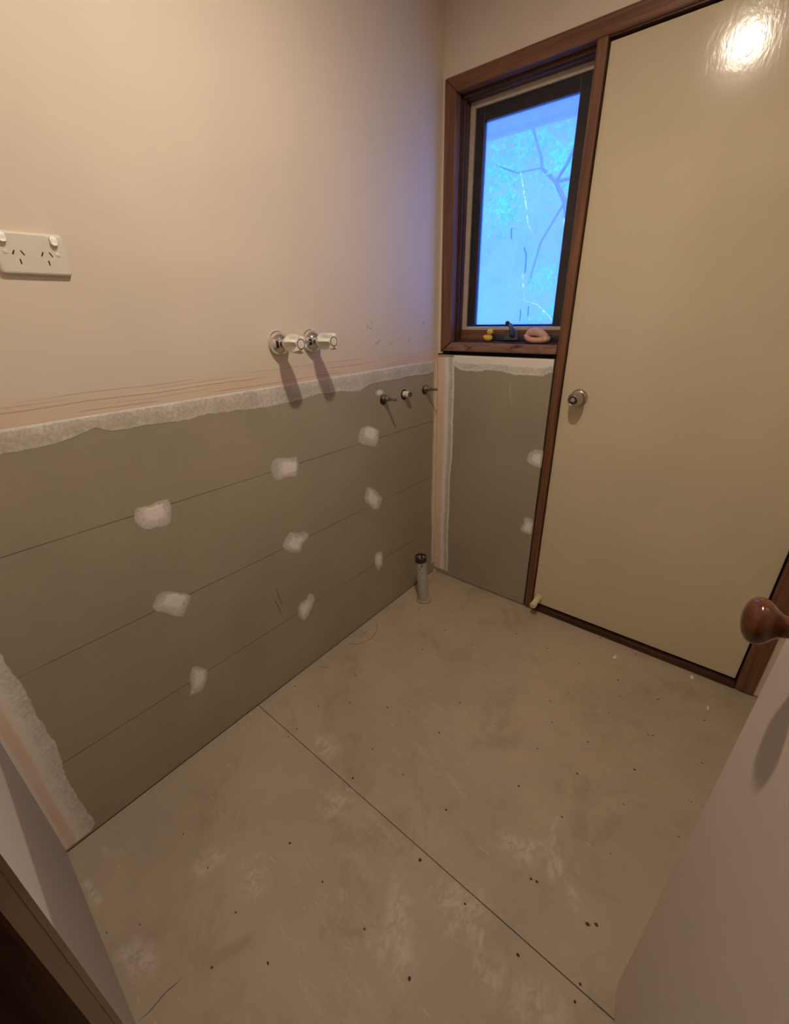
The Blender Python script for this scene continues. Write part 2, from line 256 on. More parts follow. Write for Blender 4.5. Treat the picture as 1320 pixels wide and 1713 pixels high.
# ------------------------------------------------------------------ mesh helpers
def obj(name, bm, mat, parent=None, smooth=False):
    me = bpy.data.meshes.new(name); bmesh.ops.recalc_face_normals(bm, faces=bm.faces[:]); bm.to_mesh(me); bm.free()
    if isinstance(mat, str): mat = MT[mat]
    me.materials.append(mat)
    if smooth:
        for p in me.polygons: p.use_smooth = True
    o = bpy.data.objects.new(name, me); COL.objects.link(o); o.parent = parent; return o
def empty(name, loc=(0, 0, 0)):
    o = bpy.data.objects.new(name, None); o.empty_display_size = .05; COL.objects.link(o); o.location = loc; return o
def tag(o, label=None, cat=None, group=None, kind=None):
    if label: o['label'] = label
    if cat: o['category'] = cat
    if group: o['group'] = group
    if kind: o['kind'] = kind
    return o
def box_into(bm, a, b, bev=0.0, seg=2):
    t = bmesh.new(); bmesh.ops.create_cube(t, size=1)
    for v in t.verts: v.co = Vector([(a[i]+b[i])/2 + v.co[i]*(b[i]-a[i]) for i in range(3)])
    if bev: bmesh.ops.bevel(t, geom=t.edges[:], offset=bev, segments=seg, affect='EDGES', profile=.5)
    me = bpy.data.meshes.new('t'); t.to_mesh(me); t.free(); bm.from_mesh(me); bpy.data.meshes.remove(me); return bm
def box(name, a, b, mat, parent=None, bev=0.0, seg=2):
    return obj(name, box_into(bmesh.new(), a, b, bev, seg), mat, parent)
def prism(name, poly, axis, lo, hi, mat, parent=None, bev=0.0):
    """extrude a 2D polygon along an axis; the polygon gives the other two coordinates in order"""
    bm = bmesh.new(); o = [i for i in range(3) if i != axis]; ring = []
    for h in (lo, hi):
        r = []
        for p in poly:
            c = [0, 0, 0]; c[o[0]], c[o[1]] = p; c[axis] = h; r.append(bm.verts.new(c))
        ring.append(r)
    n = len(poly); bm.faces.new(ring[0]); bm.faces.new(ring[1])
    for i in range(n): bm.faces.new((ring[0][i], ring[0][(i+1) % n], ring[1][(i+1) % n], ring[1][i]))
    if bev: bmesh.ops.bevel(bm, geom=bm.edges[:], offset=bev, segments=2, affect='EDGES', profile=.5)
    return obj(name, bm, mat, parent)
def frame(d):
    d = Vector(d).normalized(); u = Vector((0, 0, 1)).cross(d)
    if u.length < 1e-3: u = Vector((1, 0, 0))
    u.normalize(); return d, u, d.cross(u)
def lathe(name, base, d, prof, mat, parent=None, n=32, mod=None, smooth=True, loop=False):
    """profile of (distance along d, radius); mod(a, theta) scales the radius"""
    d, u, w = frame(d); base = Vector(base); bm = bmesh.new(); rings = []
    for a, r in prof:
        if r <= 1e-6: rings.append([bm.verts.new(base + d*a)]); continue
        rings.append([bm.verts.new(base + d*a + (u*math.cos(t) + w*math.sin(t))*r*(mod(a, t) if mod else 1)) for t in (2*math.pi*i/n for i in range(n))])
    for A, B in zip(rings, rings[1:] + ([rings[0]] if loop else [])):
        if len(A) == 1 and len(B) == 1: continue
        for i in range(n):
            j = (i+1) % n
            if len(A) == 1: bm.faces.new((A[0], B[i], B[j]))
            elif len(B) == 1: bm.faces.new((A[i], A[j], B[0]))
            else: bm.faces.new((A[i], A[j], B[j], B[i]))
    for R in (rings[0], rings[-1]):
        if len(R) > 1 and not loop:
            try: bm.faces.new(R)
            except ValueError: pass
    o = obj(name, bm, mat, parent, smooth)
    if smooth:
        o.data.set_sharp_from_angle(angle=math.radians(42))
    return o
def tube(bm, pts, rad, n=8):
    prev = None
    for i, p in enumerate(pts):
        p = Vector(p); q = Vector(pts[min(i+1, len(pts)-1)]) - Vector(pts[max(i-1, 0)]); d, u, w = frame(q)
        r = rad[i] if isinstance(rad, (list, tuple)) else rad
        R = [bm.verts.new(p + (u*math.cos(t)+w*math.sin(t))*r) for t in (2*math.pi*k/n for k in range(n))]
        if prev:
            for k in range(n): bm.faces.new((prev[k], prev[(k+1) % n], R[(k+1) % n], R[k]))
        else: bm.faces.new(R)
        prev = R
    bm.faces.new(prev); return bm
def set_attr(o, name, vals):
    a = o.data.attributes.new(name, 'FLOAT', 'POINT'); a.data.foreach_set('value', vals)
def lay(p, h, plane):
    """2D wall point to 3D, h metres proud of the surface"""
    return {'left': (h, p[0], p[1]), 'back': (p[0], -h, p[1]), 'floor': (p[0], p[1], h)}[plane]
def patch(poly, inner, plane, parent, name='filler_patch'):
    rnd = random.Random(hash((round(poly[0][0]*1e4), round(poly[0][1]*1e4))) & 0xffff)
    pts = []; n = len(poly)
    for i in range(n):                                   # rounded, slightly ragged outline
        p0, p1, p2, p3 = (Vector(poly[(i+k) % n]) for k in (-1, 0, 1, 2))
        for s in range(5):
            t = s/5; q = .5*((2*p1) + (p2-p0)*t + (2*p0-5*p1+4*p2-p3)*t*t + (3*p1-p0-3*p2+p3)*t**3)
            q = p1.lerp(p2, t)*.45 + q*.55; pts.append(q + Vector((rnd.uniform(-1, 1), rnd.uniform(-1, 1)))*.0011)
    c = sum(pts, Vector((0, 0)))/len(pts); inner = Vector(inner)
    bm = bmesh.new(); th = []; rings = []
    for s, h, k, mv in ((1, -.0004, .05, 0), (.97, .0004, .18, 0), (.8, .0006, .38, .1), (.58, .0008, .52, .5), (.50, .0014, 1.0, 1), (.2, .0018, 1.3, 1)):
        ctr = c.lerp(inner, mv); r = []
        for j, p in enumerate(pts):
            ss = s*(1 + (.08*math.sin(j*.9+2) if s < .7 else 0)); r.append(bm.verts.new(lay(ctr + (p-c)*ss*(.8 if mv > .9 else 1), h, plane))); th.append(k)
        rings.append(r)
    m = len(pts)
    for A, B in zip(rings, rings[1:]):
        for i in range(m): bm.faces.new((A[i], A[(i+1) % m], B[(i+1) % m], B[i]))
    bm.faces.new(rings[-1])
    o = obj(name, bm, 'comp', parent); set_attr(o, 'thick', th); set_attr(o, 'pink', [0]*len(th)); return o
def strip(name, rows, plane, parent, thick, pink=None, proud=.0008):
    """sheet of compound: rows of equally long point lists; thick and pink per row"""
    bm = bmesh.new(); th, pk, R = [], [], []
    for k, row in enumerate(rows):
        e = .0 if k in (0, len(rows)-1) else 1.0
        r = []
        for p in row: r.append(bm.verts.new(lay(p, .0003 + (proud if e else 0), plane))); th.append(thick[k]); pk.append(pink[k] if pink else 0)
        R.append(r)
    for A, B in zip(R, R[1:]):
        for i in range(len(A)-1): bm.faces.new((A[i], A[i+1], B[i+1], B[i]))
    o = obj(name, bm, 'comp', parent); set_attr(o, 'thick', th); set_attr(o, 'pink', pk); return o
def resample(L, step, jit=0.0, seed=1):
    rnd = random.Random(seed); out = []
    for a, b in zip(L, L[1:]):
        a, b = Vector(a), Vector(b); n = max(1, int((b-a).length/step))
        for i in range(n): out.append(a.lerp(b, i/n) + Vector((rnd.uniform(-jit, jit), rnd.uniform(-jit, jit))))
    out.append(Vector(L[-1])); return out

# ------------------------------------------------------------------ the setting
H, XR, T = 2.42, 1.56, .012
def struct(o, label, cat=None): tag(o, label, cat, None, 'structure'); return o
# floor: sheets of compressed cement with an open joint
fl = box('floor', (-.1, -1.95, -.06), (XR, .16, -.0185), 'gap'); struct(fl, 'bare cement sheet floor of the stripped laundry', 'floor')
prism('floor_sheet', [(.0, -1.2055), (XR, -1.2175), (XR, .1), (.0, .1)], 2, -.018, 0, 'floor', fl)
prism('floor_sheet', [(.0, -1.2078), (.0, -1.95), (XR, -1.95), (XR, -1.2198)], 2, -.018, 0, 'floor', fl)
ce = box('ceiling', (-.1, -1.95, H), (XR+.1, .16, H+.05), 'ceil'); struct(ce, 'plain painted ceiling above the laundry', 'ceiling')
# left wall
wl = box('wall_left', (-.1, -1.95, -.02), (-T, .16, H), 'gap'); struct(wl, 'side wall with taps, cream plaster above bare cement board', 'wall')
box('plaster_lining', (-T, -1.95, 1.163), (0, .0, H), 'plaster', wl)
box('cement_board', (-T, -1.90, .004), (0, .0, 1.1625), 'board_left', wl)
# back wall
bk = bmesh.new()
for a, b in (((-.02, .012, -.02), (.056, .16, H)), ((.009, .012, 2.15), (XR, .16, H)), ((.05, .03, 2.105), (1.48, .16, 2.16)), ((.0, .012, -.02), (.56, .16, 1.19)), ((.0, .03, 1.18), (.57, .16, 1.22)), ((1.47, .012, -.02), (XR+.1, .16, 2.15))): box_into(bk, a, b)
wb = obj('wall_back', bk, 'gap'); struct(wb, 'end wall holding the small window and the cream door', 'wall')
box('plaster_lining', (0, 0, 2.12), (XR, T, H), 'plain', wb); box('plaster_lining', (0, 0, 1.196), (.02, T, 2.12), 'plain', wb); box('plaster_lining', (1.455, 0, .006), (XR, T, 2.12), 'plain', wb)
box('cement_board', (0, 0, .006), (.549, T, 1.190), 'board_back', wb)
# near wall (slightly out of square) with the doorway the picture is taken from
SK = .0286
ny = lambda x: -1.843 - SK*x
OX0, OX1, OZ = .745, 1.42, 2.05
wn = prism('wall_near', [(-.1, ny(0)-.012), (-.1, -1.97), (OX0, -1.97), (OX0, ny(OX0)-.012)], 2, -.02, H, 'gap'); struct(wn, 'near wall pierced by the inner doorway', 'wall')
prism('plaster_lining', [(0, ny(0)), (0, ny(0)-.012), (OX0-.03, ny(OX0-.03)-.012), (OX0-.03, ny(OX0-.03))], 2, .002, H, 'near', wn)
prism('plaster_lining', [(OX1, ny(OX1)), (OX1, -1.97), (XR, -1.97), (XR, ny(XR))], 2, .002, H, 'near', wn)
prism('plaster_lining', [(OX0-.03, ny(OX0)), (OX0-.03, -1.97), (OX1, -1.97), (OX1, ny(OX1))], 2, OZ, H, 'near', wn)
wr = box('wall_right', (XR, -1.97, -.02), (XR+.1, .012, H), 'plain'); struct(wr, 'plain plastered wall behind the open inner door', 'wall')
# hall behind the camera
hb = bmesh.new()
for a, b in (((-.2, -3.3, -.02), (-.1, -1.97, H)), ((2.1, -3.3, -.02), (2.2, -1.97, H)), ((-.2, -3.4, -.02), (2.2, -3.3, H)), ((XR+.1, -1.97, -.02), (2.2, -1.9, H))): box_into(hb, a, b)
wh = obj('wall_hall', hb, 'hall'); struct(wh, 'dim hall walls beyond the inner doorway', 'wall')
struct(box('floor_hall', (-.2, -3.4, -.06), (2.2, -1.95, 0), 'hallfloor'), 'dark hall floor beyond the inner doorway', 'floor')
struct(box('ceiling_hall', (-.2, -3.4, H), (2.2, -1.95, H+.05), 'hall'), 'hall ceiling beyond the inner doorway', 'ceiling')

# ------------------------------------------------------------------ jointing compound, patches and marks on the walls
edge = resample(SMEAR_LEFT, .012, .0016, 3)
edge = [Vector((-1.80, 1.117))] + [Vector((-1.74, 1.114))] + edge + [Vector((-.03, 1.118))]
top = [Vector((p[0], 1.166)) for p in edge]
mid = lambda f: [a.lerp(b, f) for a, b in zip(top, edge)]
strip('joint_compound', [top, mid(.12), mid(.45), mid(.75), mid(.94), edge], 'left', wl, [.85, .45, .30, .28, .38, .2])
ne = [Vector((-1.770, z)) for z in (1.17, 1.05, .95, .85, .75)] + [Vector(p) for p in NEARC[:9]]
ne = resample(ne, .012, .002, 5); cr = [Vector((-1.8425, max(p[1], .008))) for p in ne]
m2 = lambda f: [a.lerp(b, f) for a, b in zip(cr, ne)]
strip('joint_compound', [cr, m2(.07), m2(.14), m2(.34), m2(.42), m2(.7), m2(.93), ne], 'left', wl, [1, 1, 1, .95, .9, .6, .45, .35], [0, .2, .75, .7, .15, 0, 0, 0])
# corner to the window, left wall side and back wall side
zs = [.06 + i*.012 for i in range(93)]; rn = random.Random(11); wv = [math.sin(z*9)*.003+math.sin(z*23+1)*.002+rn.uniform(-.0012, .0012) for z in zs]
c0 = [Vector((-.0015, z)) for z in zs]; c1 = [Vector((-.034 + v, z)) for z, v in zip(zs, wv)]
m3 = lambda f: [a.lerp(b, f) for a, b in zip(c0, c1)]
strip('joint_compound', [c0, m3(.3), m3(.6), m3(.9), c1], 'left', wl, [.9, .8, .55, .45, .3], [.55, .5, .15, 0, 0])
zs = [.028 + i*.012 for i in range(97)]; wv = [math.sin(z*7+2)*.004+math.sin(z*19)*.002+rn.uniform(-.0013, .0013) for z in zs]
b0 = [Vector((.0015, z)) for z in zs]; b1 = [Vector((.092 + v - .006*max(0, .3-z), z)) for z, v in zip(zs, wv)]
m4 = lambda f: [a.lerp(b, f) for a, b in zip(b0, b1)]
strip('joint_compound', [b0, m4(.08), m4(.38), m4(.46), m4(.62), m4(.72), m4(.86), m4(.95), b1], 'back', wb, [.9, .9, .95, 1.0, .95, .4, .35, .75, .45], [.7, .95, .9, .35, .05, 0, 0, 0, 0])
be = resample([(.088, 1.125)] + BACK_SMEAR + [(.549, 1.14)], .010, .0018, 9); bt = [Vector((p[0], 1.1893)) for p in be]
m5 = lambda f: [a.lerp(b, f) for a, b in zip(bt, be)]
strip('joint_compound', [bt, m5(.1), m5(.45), m5(.55), m5(.8), m5(.95), be], 'back', wb, [1, 1.1, 1.05, .5, .45, .65, .4], [.1, .12, .15, 0, 0, 0, 0], .0012)
for poly, inner in PATCH_LEFT: patch(poly, inner, 'left', wl)
for poly, inner in PATCH_BACK: patch([(min(p[0], .551), p[1]) for p in poly], inner, 'back', wb)
# dirt, screw dimples and pencil marks on the floor
sb = bmesh.new(); rs = random.Random(4)
for (x, y) in SPECKS:
    if not (.005 < x < 1.5 and -1.84 < y < -.005): continue
    r = rs.uniform(.0022, .0042); k = 7; a0 = rs.uniform(0, 6)
    if (x, y) in ((.795, -1.236), (.911, -1.438), (1.195, -1.091), (1.212, -1.078)): r = .0052
    ring = [sb.verts.new((x + math.cos(a0+6.283*i/k)*r*rs.uniform(.6, 1.3), y + math.sin(a0+6.283*i/k)*r*rs.uniform(.5, 1.0), .0002)) for i in range(k)]
    t = sb.verts.new((x, y, .0012))
    for i in range(k): sb.faces.new((ring[i], ring[(i+1) % k], t))
tag(obj('dirt_speck', sb, 'speck', fl), kind='stuff')
def line(name, pts, w, plane, parent, mat='pencil', h=.0004):
    bm = bmesh.new(); prev = None; n = len(pts)
    for i, p in enumerate(pts):
        p = Vector(p); d = (Vector(pts[min(i+1, n-1)]) - Vector(pts[max(i-1, 0)])).normalized(); q = Vector((-d.y, d.x))*w/2*(1 if 0 < i < n-1 else .3)
        r = (bm.verts.new(lay(p+q, h, plane)), bm.verts.new(lay(p-q, h, plane)))
        if prev: bm.faces.new((prev[0], r[0], r[1], prev[1]))
        prev = r
    return obj(name, bm, mat, parent)
line('compound_drip', [(.376, 1.104), (.371, 1.076), (.379, 1.034), (.390, .989)], .0045, 'back', wb, 'comp', .0006)
arc = [(.075*math.cos(t)+.02, -.655+.095*math.sin(t)) for t in [-1.45+i*.15 for i in range(19)]]
line('pencil_mark', [p for p in arc if p[0] > .004], .0022, 'floor', fl)
line('pencil_mark', [(.004, -.648), (.05, -.655), (.085, -.655)], .0018, 'floor', fl); line('pencil_mark', [(.045, -.69), (.05, -.64), (.048, -.61)], .0018, 'floor', fl)
line('pencil_mark', [(.03, -.93), (.06, -.915), (.085, -.90)], .0022, 'floor', fl)
line('pencil_mark', [(.497, -1.851), (.501, -1.828), (.499, -1.795), (.503, -1.78), (.506, -1.758)], .0020, 'floor', fl)
line('pencil_mark', [(.46, -.002), (.50, -.025), (.53, -.028)], .0016, 'floor', fl)

# ------------------------------------------------------------------ timber trim round window and door
YF = -.007
tr = empty('trim_1', (0, 0, 0)); struct(tr, 'dark stained timber surround framing window and cream door', 'trim')
def mitre(name, poly, y0, y1, mat, parent, bev=.0025): return prism(name, poly, 1, y0, y1, mat, parent, bev)
mitre('head_casing', [(.012, 2.153), (1.478, 2.153), (1.478, 2.104), (.064, 2.104)], YF, .03, 'wood_x', tr, .004)
mitre('side_casing', [(.012, 2.1525), (.064, 2.1035), (.070, 1.246), (.0165, 1.202)], YF, .03, 'wood_z', tr, .003)
mitre('sill_casing', [(.027, 1.2075), (.075, 1.2445), (.5535, 1.2415), (.5535, 1.2075)], YF+.001, .03, 'wood_worn', tr, .002)
box('mullion_post', (.5575, YF+.001, .006), (.589, .12, 2.104), 'wood_z', tr, .0025)
mitre('side_casing', [(1.420, .006), (1.478, .006), (1.478, 2.1035), (1.420, 2.1035)], YF, .05, 'wood_z', tr, .004)
box('door_stop_moulding', (.585, .0455, .02), (.612, .12, 2.104), 'wood_dark', tr); box('door_stop_moulding', (1.40, .0455, .02), (1.425, .12, 2.104), 'wood_dark', tr); box('door_stop_moulding', (.585, .0455, 2.075), (1.425, .12, 2.106), 'wood_dark_x', tr)
box('head_lining', (.589, .001, 2.100), (1.42, .12, 2.106), 'wood_dark_x', tr)
# inner doorway (left architrave in the near corner of the picture)
t2 = empty('trim_2', (.68, -1.86, 0)); t2.location = (0, 0, 0); struct(t2, 'dark timber architrave at the inner doorway, lower near corner', 'trim')
yc = lambda x: ny(x) + .009
prism('architrave', [(.612, ny(.612)), (.612, ny(.612)+.004), (.620, yc(.62)-.001), (.664, yc(.664)), (.667, yc(.667)-.003), (.671, yc(.671)), (.745, yc(.745)), (.745, ny(.745)-.02)], 2, .003, OZ+.07, 'wood_arch', t2)
box('door_jamb', (.728, -1.975, .003), (.7455, ny(.75)+.006, OZ), 'wood_dark', t2)
box('door_jamb', (OX1, -1.975, .003), (OX1+.018, ny(OX1)+.002, OZ), 'wood_dark', t2)

# ------------------------------------------------------------------ window
wi = empty('window_1'); struct(wi, 'narrow dusty window in dark stained frame', 'window')
Y1 = .066
box('jamb_lining', (.055, .03, 1.20), (.072, .125, 2.12), 'wood_dark', wi); box('jamb_stop', (.060, .0405, 1.245), (.0775, .055, 2.10), 'wood_dark', wi, .003)
box('jamb_stop', (.060, .063, 1.245), (.0765, .08, 2.10), 'wood_dark', wi, .003)
box('head_lining', (.055, .03, 2.092), (.5575, .125, 2.12), 'wood_dark_x', wi); box('head_stop', (.07, .045, 2.0885), (.5575, .07, 2.10), 'wood_dark_x', wi, .003)
prism('sill_board', [(-.004, 1.215), (-.004, 1.2425), (.066, 1.2525), (.125, 1.2525), (.125, 1.215)], 0, .072, .5575, 'wood_dark_x', wi)
box('sill_upstand', (.0765, .073, 1.2525), (.5575, .12, 1.2935), 'wood_x', wi, .0015)
for a, b in (((.0755, .080, 1.2935), (.095, .098, 2.0925)), ((.5275, .080, 1.2935), (.5575, .098, 2.0925))): box('glazing_bead', a, b, 'bead', wi, .001)
box('glazing_bead', (.095, .080, 1.2935), (.5275, .098, 1.3055), 'bead', wi, .001); box('glazing_bead', (.095, .080, 2.0705), (.5275, .098, 2.0925), 'bead', wi, .001)
sa = empty('sash'); sa.parent = wi
box('sash_stile', (.0955, .089, 1.306), (.134, .115, 2.070), 'sash', sa, .002); box('sash_stile', (.489, .089, 1.306), (.527, .115, 2.070), 'sash', sa, .002)
box('sash_rail', (.134, .0895, 2.027), (.489, .115, 2.070), 'sash', sa, .002); box('sash_rail', (.134, .0895, 1.306), (.489, .115, 1.3145), 'sash', sa, .001)
box('glass_pane', (.1335, .104, 1.314), (.4895, .108, 2.0275), 'glass', sa)
wd = empty('window_winder'); wd.parent = wi
prism('winder_track', [(.055, 1.2527), (.055, 1.2655), (.060, 1.2735), (.0732, 1.2735), (.0732, 1.2527)], 0, .205, .548, 'sash', wd)
wb_ = prism('winder_body', [(.300, 1.2530), (.371, 1.2530), (.366, 1.278), (.357, 1.296), (.346, 1.301), (.330, 1.297), (.312, 1.280)], 1, .040, .0545, 'winder', wd, .004)
bm = tube(bmesh.new(), [(.345, .043, 1.272), (.3465, .034, 1.279), (.342, .033, 1.300), (.335, .032, 1.314), (.326, .029, 1.321)], [.010, .0115, .010, .008, .006], 12)
obj('winder_handle', bm, 'winder', wd, True)
lathe('winder_knob', (.3235, .037, 1.3215), (0, -1, 0), [(0, 0), (.001, .006), (.004, .008), (.012, .008), (.015, .006), (.016, 0)], 'black', wd, 20)

# ------------------------------------------------------------------ cream outer door
d1 = empty('door_1'); struct(d1, 'flat cream gloss painted door with round metal knob', 'door')
box('door_leaf', (.5935, .010, .040), (1.4135, .045, 2.0935), 'door', d1, .0015)
box('threshold', (.5895, -.004, .0), (1.4195, .12, .028), 'wood_dark_x', d1, .003)
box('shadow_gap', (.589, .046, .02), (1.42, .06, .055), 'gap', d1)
kn = empty('door_knob'); kn.parent = d1; kn['label'] = 'satin metal door knob with turn button'
kb = (.661, .010, 1.05)
lathe('rose', kb, (0, -1, 0), [(0, .0335), (.004, .0335), (.008, .0315), (.012, .026), (.0135, .020), (.0135, 0)], 'satin', kn, 40)
lathe('knob_body', kb, (0, -1, 0), [(.012, .0165), (.022, .0165), (.026, .022), (.031, .0268), (.038, .0285), (.048, .0272), (.060, .0238), (.068, .0205), (.0715, .0190), (.0725, .0172), (.071, .0150), (.0685, .0142), (.0685, 0)], 'satin', kn, 40)
lathe('face_ring', (.661, .010-.0684, 1.05), (0, -1, 0), [(0, .0138), (.0006, .0138), (.0008, .0122), (.0008, 0)], 'black', kn, 32)
lathe('turn_button', (.661, .010-.069, 1.05), (0, -1, 0), [(0, .0102), (.003, .0100), (.0036, .0090), (.0036, 0)], 'satin', kn, 24)
box('button_grip', (.6525, -.0695, 1.0475), (.6695, -.0625, 1.0525), 'chrome', kn, .001)
st = empty('door_stop'); st.parent = d1; st['label'] = 'cream rubber peg screwed to the bottom corner of the door'
lathe('stop_flange', (.6175, .010, .072), (0, -1, 0), [(0, .0195), (.003, .0195), (.005, .0165), (.006, .014)], 'rubber', st, 28)
lathe('stop_peg', (.6175, .006, .072), (0, -1, -.10), [(0, .0155), (.02, .0148), (.046, .0150), (.052, .0158), (.066, .0160), (.0705, .0138), (.072, .010), (.072, 0)], 'rubber', st, 28)

# ------------------------------------------------------------------ open inner door
d2 = empty('door_2'); struct(d2, 'open cream inner door with turned timber knob, near right', 'door')
FE = Vector((1.277, -1.159)); dd = Vector((.14, -.99)).normalized(); nn = Vector((-dd.y, dd.x)); nn = nn if nn.x > 0 else -nn   # nn points away from the camera side
LEAN = .012
A = FE; B = FE + dd*.715; bm = bmesh.new(); q = []
for zz in (.012, 2.04):
    q.append([bm.verts.new((p.x + LEAN*zz, p.y, zz)) for p in (A, B, B+nn*.035, A+nn*.035)])
bm.faces.new(q[0]); bm.faces.new(q[1])
for i in range(4): bm.faces.new((q[0][i], q[0][(i+1) % 4], q[1][(i+1) % 4], q[1][i]))
bmesh.ops.bevel(bm, geom=bm.edges[:], offset=.0015, segments=2, affect='EDGES')
obj('door_leaf', bm, 'door2', d2)
kp = FE + dd*.0735; kbase = Vector((kp.x + LEAN*1.05, kp.y, 1.051)); kd = Vector((-nn.x, -nn.y, 0))
k2 = empty('door_knob'); k2.parent = d2; k2['label'] = 'glossy turned brown timber knob'
lathe('rose', kbase, kd, [(0, .029), (.004, .029), (.007, .026), (.009, .018), (.009, 0)], 'wood_knob', k2, 40)
lathe('knob_body', kbase, kd, [(.008, .0135), (.013, .0112), (.020, .0106), (.027, .0112), (.033, .0132), (.038, .0166), (.042, .0206), (.046, .0240), (.050, .0259), (.0535, .0262), (.057, .0252), (.0605, .0224), (.0632, .0180), (.0650, .0120), (.0660, .0060), (.0663, 0)], 'wood_knob', k2, 48)
lathe('rose', kbase + Vector((nn.x, nn.y, 0))*.035, -kd, [(0, .029), (.004, .029), (.007, .026), (.009, .018), (.009, 0)], 'wood_knob', k2, 32)
lathe('knob_body', kbase + Vector((nn.x, nn.y, 0))*.035, -kd, [(.008, .0135), (.020, .0106), (.033, .0160), (.043, .0246), (.053, .0264), (.063, .0212), (.0695, .0100), (.0713, 0)], 'wood_knob', k2, 32)

# ------------------------------------------------------------------ taps and pipe ends on the left wall
def tap(y, z, rot, label):
    t = tag(empty('wall_tap', (0, y, z)), label, 'tap', 'white handled taps high on the plaster')
    o = (0, 0, 0)
    lathe('flange', o, (1, 0, 0), [(0, .0365), (.004, .0365), (.005, .0345), (.008, .0348), (.013, .0338), (.019, .0308), (.025, .0262), (.030, .0210), (.034, .0165), (.034, 0)], 'chrome', t, 48)
    lathe('spindle_cover', o, (1, 0, 0), [(.030, .0150), (.040, .0150), (.044, .0180), (.056, .0235), (.060, .0235), (.060, 0)], 'chrome', t, 40)
    def mod(a, th):
        k = max(0.0, min(1.0, (a-.058)/.022)); e = max(0.0, 1-abs(a-.092)/.05)
        return 1 - (.42*(.5-.5*math.cos(6*(th+rot)))**.6) * k * (.55+.45*e)
    h = lathe('handle', o, (1, 0, 0), [(.052, .017), (.054, .0215), (.060, .0245), (.070, .0280), (.082, .0296), (.094, .0296), (.104, .0282), (.110, .0262), (.1125, .0240), (.1125, .0160), (.1125, 0)], 'white_plastic', t, 96, mod)
    lathe('button_ring', o, (1, 0, 0), [(.1120, .0148), (.1132, .0148), (.1132, .0128), (.1120, .0128)], 'ring', h, 40, loop=True)
    lathe('button', o, (1, 0, 0), [(.1120, .0126), (.1134, .0122), (.1138, .0105), (.1138, 0)], 'white_plastic', h, 40)
    return t
tap(-.899, 1.290, .25, 'white fluted tap with chrome flange, the one nearer the power point')
tap(-.766, 1.290, .05, 'white fluted tap with chrome flange, the one nearer the window')
def hole_ring(par, r, dz=0.0): lathe('wall_hole', (.0002, 0, dz), (1, 0, 0), [(0, r), (.0005, r), (.0006, r*.9), (.0006, 0)], 'black', par, 28)
def spindle(y, z, label):
    t = tag(empty('tap_spindle', (0, y, z)), label, 'tap spindle', 'bare tap spindles under the compound line'); hole_ring(t, .0215, -.006)
    lathe('collar', (0, 0, 0), (1, 0, 0), [(0, .0165), (.010, .0165), (.012, .0150), (.018, .0125), (.026, .0115), (.030, .009)], 'brass', t, 6, None, False)
    lathe('stem', (0, 0, 0), (1, 0, 0), [(.028, .0085), (.036, .0080), (.038, .0058), (.068, .0056), (.070, .0045), (.070, 0)], 'brass', t, 16)
    return t
spindle(-.404, 1.049, 'bare grey tap spindle poking out of the board, left of the white outlet')
spindle(-.106, 1.049, 'bare grey tap spindle poking out beside the taped corner')
w_ = tag(empty('pipe_outlet', (0, -.263, 1.046)), 'short white threaded outlet between the two bare tap spindles', 'pipe'); hole_ring(w_, .0225, -.002)
lathe('outlet_body', (0, 0, 0), (1, 0, 0), [(0, .0135), (.016, .0135), (.017, .0125), (.022, .0125), (.0225, .0135), (.027, .0135), (.0275, .0125), (.030, .0125), (.030, .0085), (.015, .0085), (.015, 0)], 'white_plastic', w_, 28)
lathe('thread_end', (0, 0, 0), (1, 0, 0), [(.029, .0108), (.036, .0108), (.036, .0085), (.029, .0085)], 'brass', w_, 24, loop=True)
# loose chipped filler beside the left spindle
patch([(-.455, 1.082), (-.43, 1.088), (-.405, 1.083), (-.398, 1.066), (-.42, 1.062), (-.445, 1.064)], (-.425, 1.075), 'left', wl)

# ------------------------------------------------------------------ power point
g = tag(empty('power_point', (0, -1.4625, 1.488)), 'double power point with two switches and angled pin slots', 'power point')
bm = bmesh.new(); R_ = []
for x_, ins, cr_ in ((0, 0, .006), (.0065, 0, .006), (.0085, .0008, .0055), (.0100, .0024, .0045), (.0105, .0044, .004)):
    r = []
    for sy, sz, a0 in ((1, 1, 0), (-1, 1, math.pi/2), (-1, -1, math.pi), (1, -1, 1.5*math.pi)):
        for k in range(6):
            t = a0 + k*math.pi/10; r.append(bm.verts.new((x_, sy*(.0585-ins-cr_) + cr_*math.cos(t), sz*(.0365-ins-cr_) + cr_*math.sin(t))))
    R_.append(r)
for A_, B_ in zip(R_, R_[1:]):
    for k in range(24): bm.faces.new((A_[k], A_[(k+1) % 24], B_[(k+1) % 24], B_[k]))
bm.faces.new(R_[-1]); bm.faces.new(R_[0])
obj('cover_plate', bm, 'cream_plastic', g)
def slot(y, z, ang, L=.0088, w=.0022):
    c, s = math.cos(ang), math.sin(ang); bm = bmesh.new(); box_into(bm, (-.001, -w/2, -L/2), (.0003, w/2, L/2))
    for v in bm.verts: v.co = Vector((v.co.x + .0105, y + v.co.y*c - v.co.z*s, z + v.co.y*s + v.co.z*c))
    obj('pin_slot', bm, 'black', g)
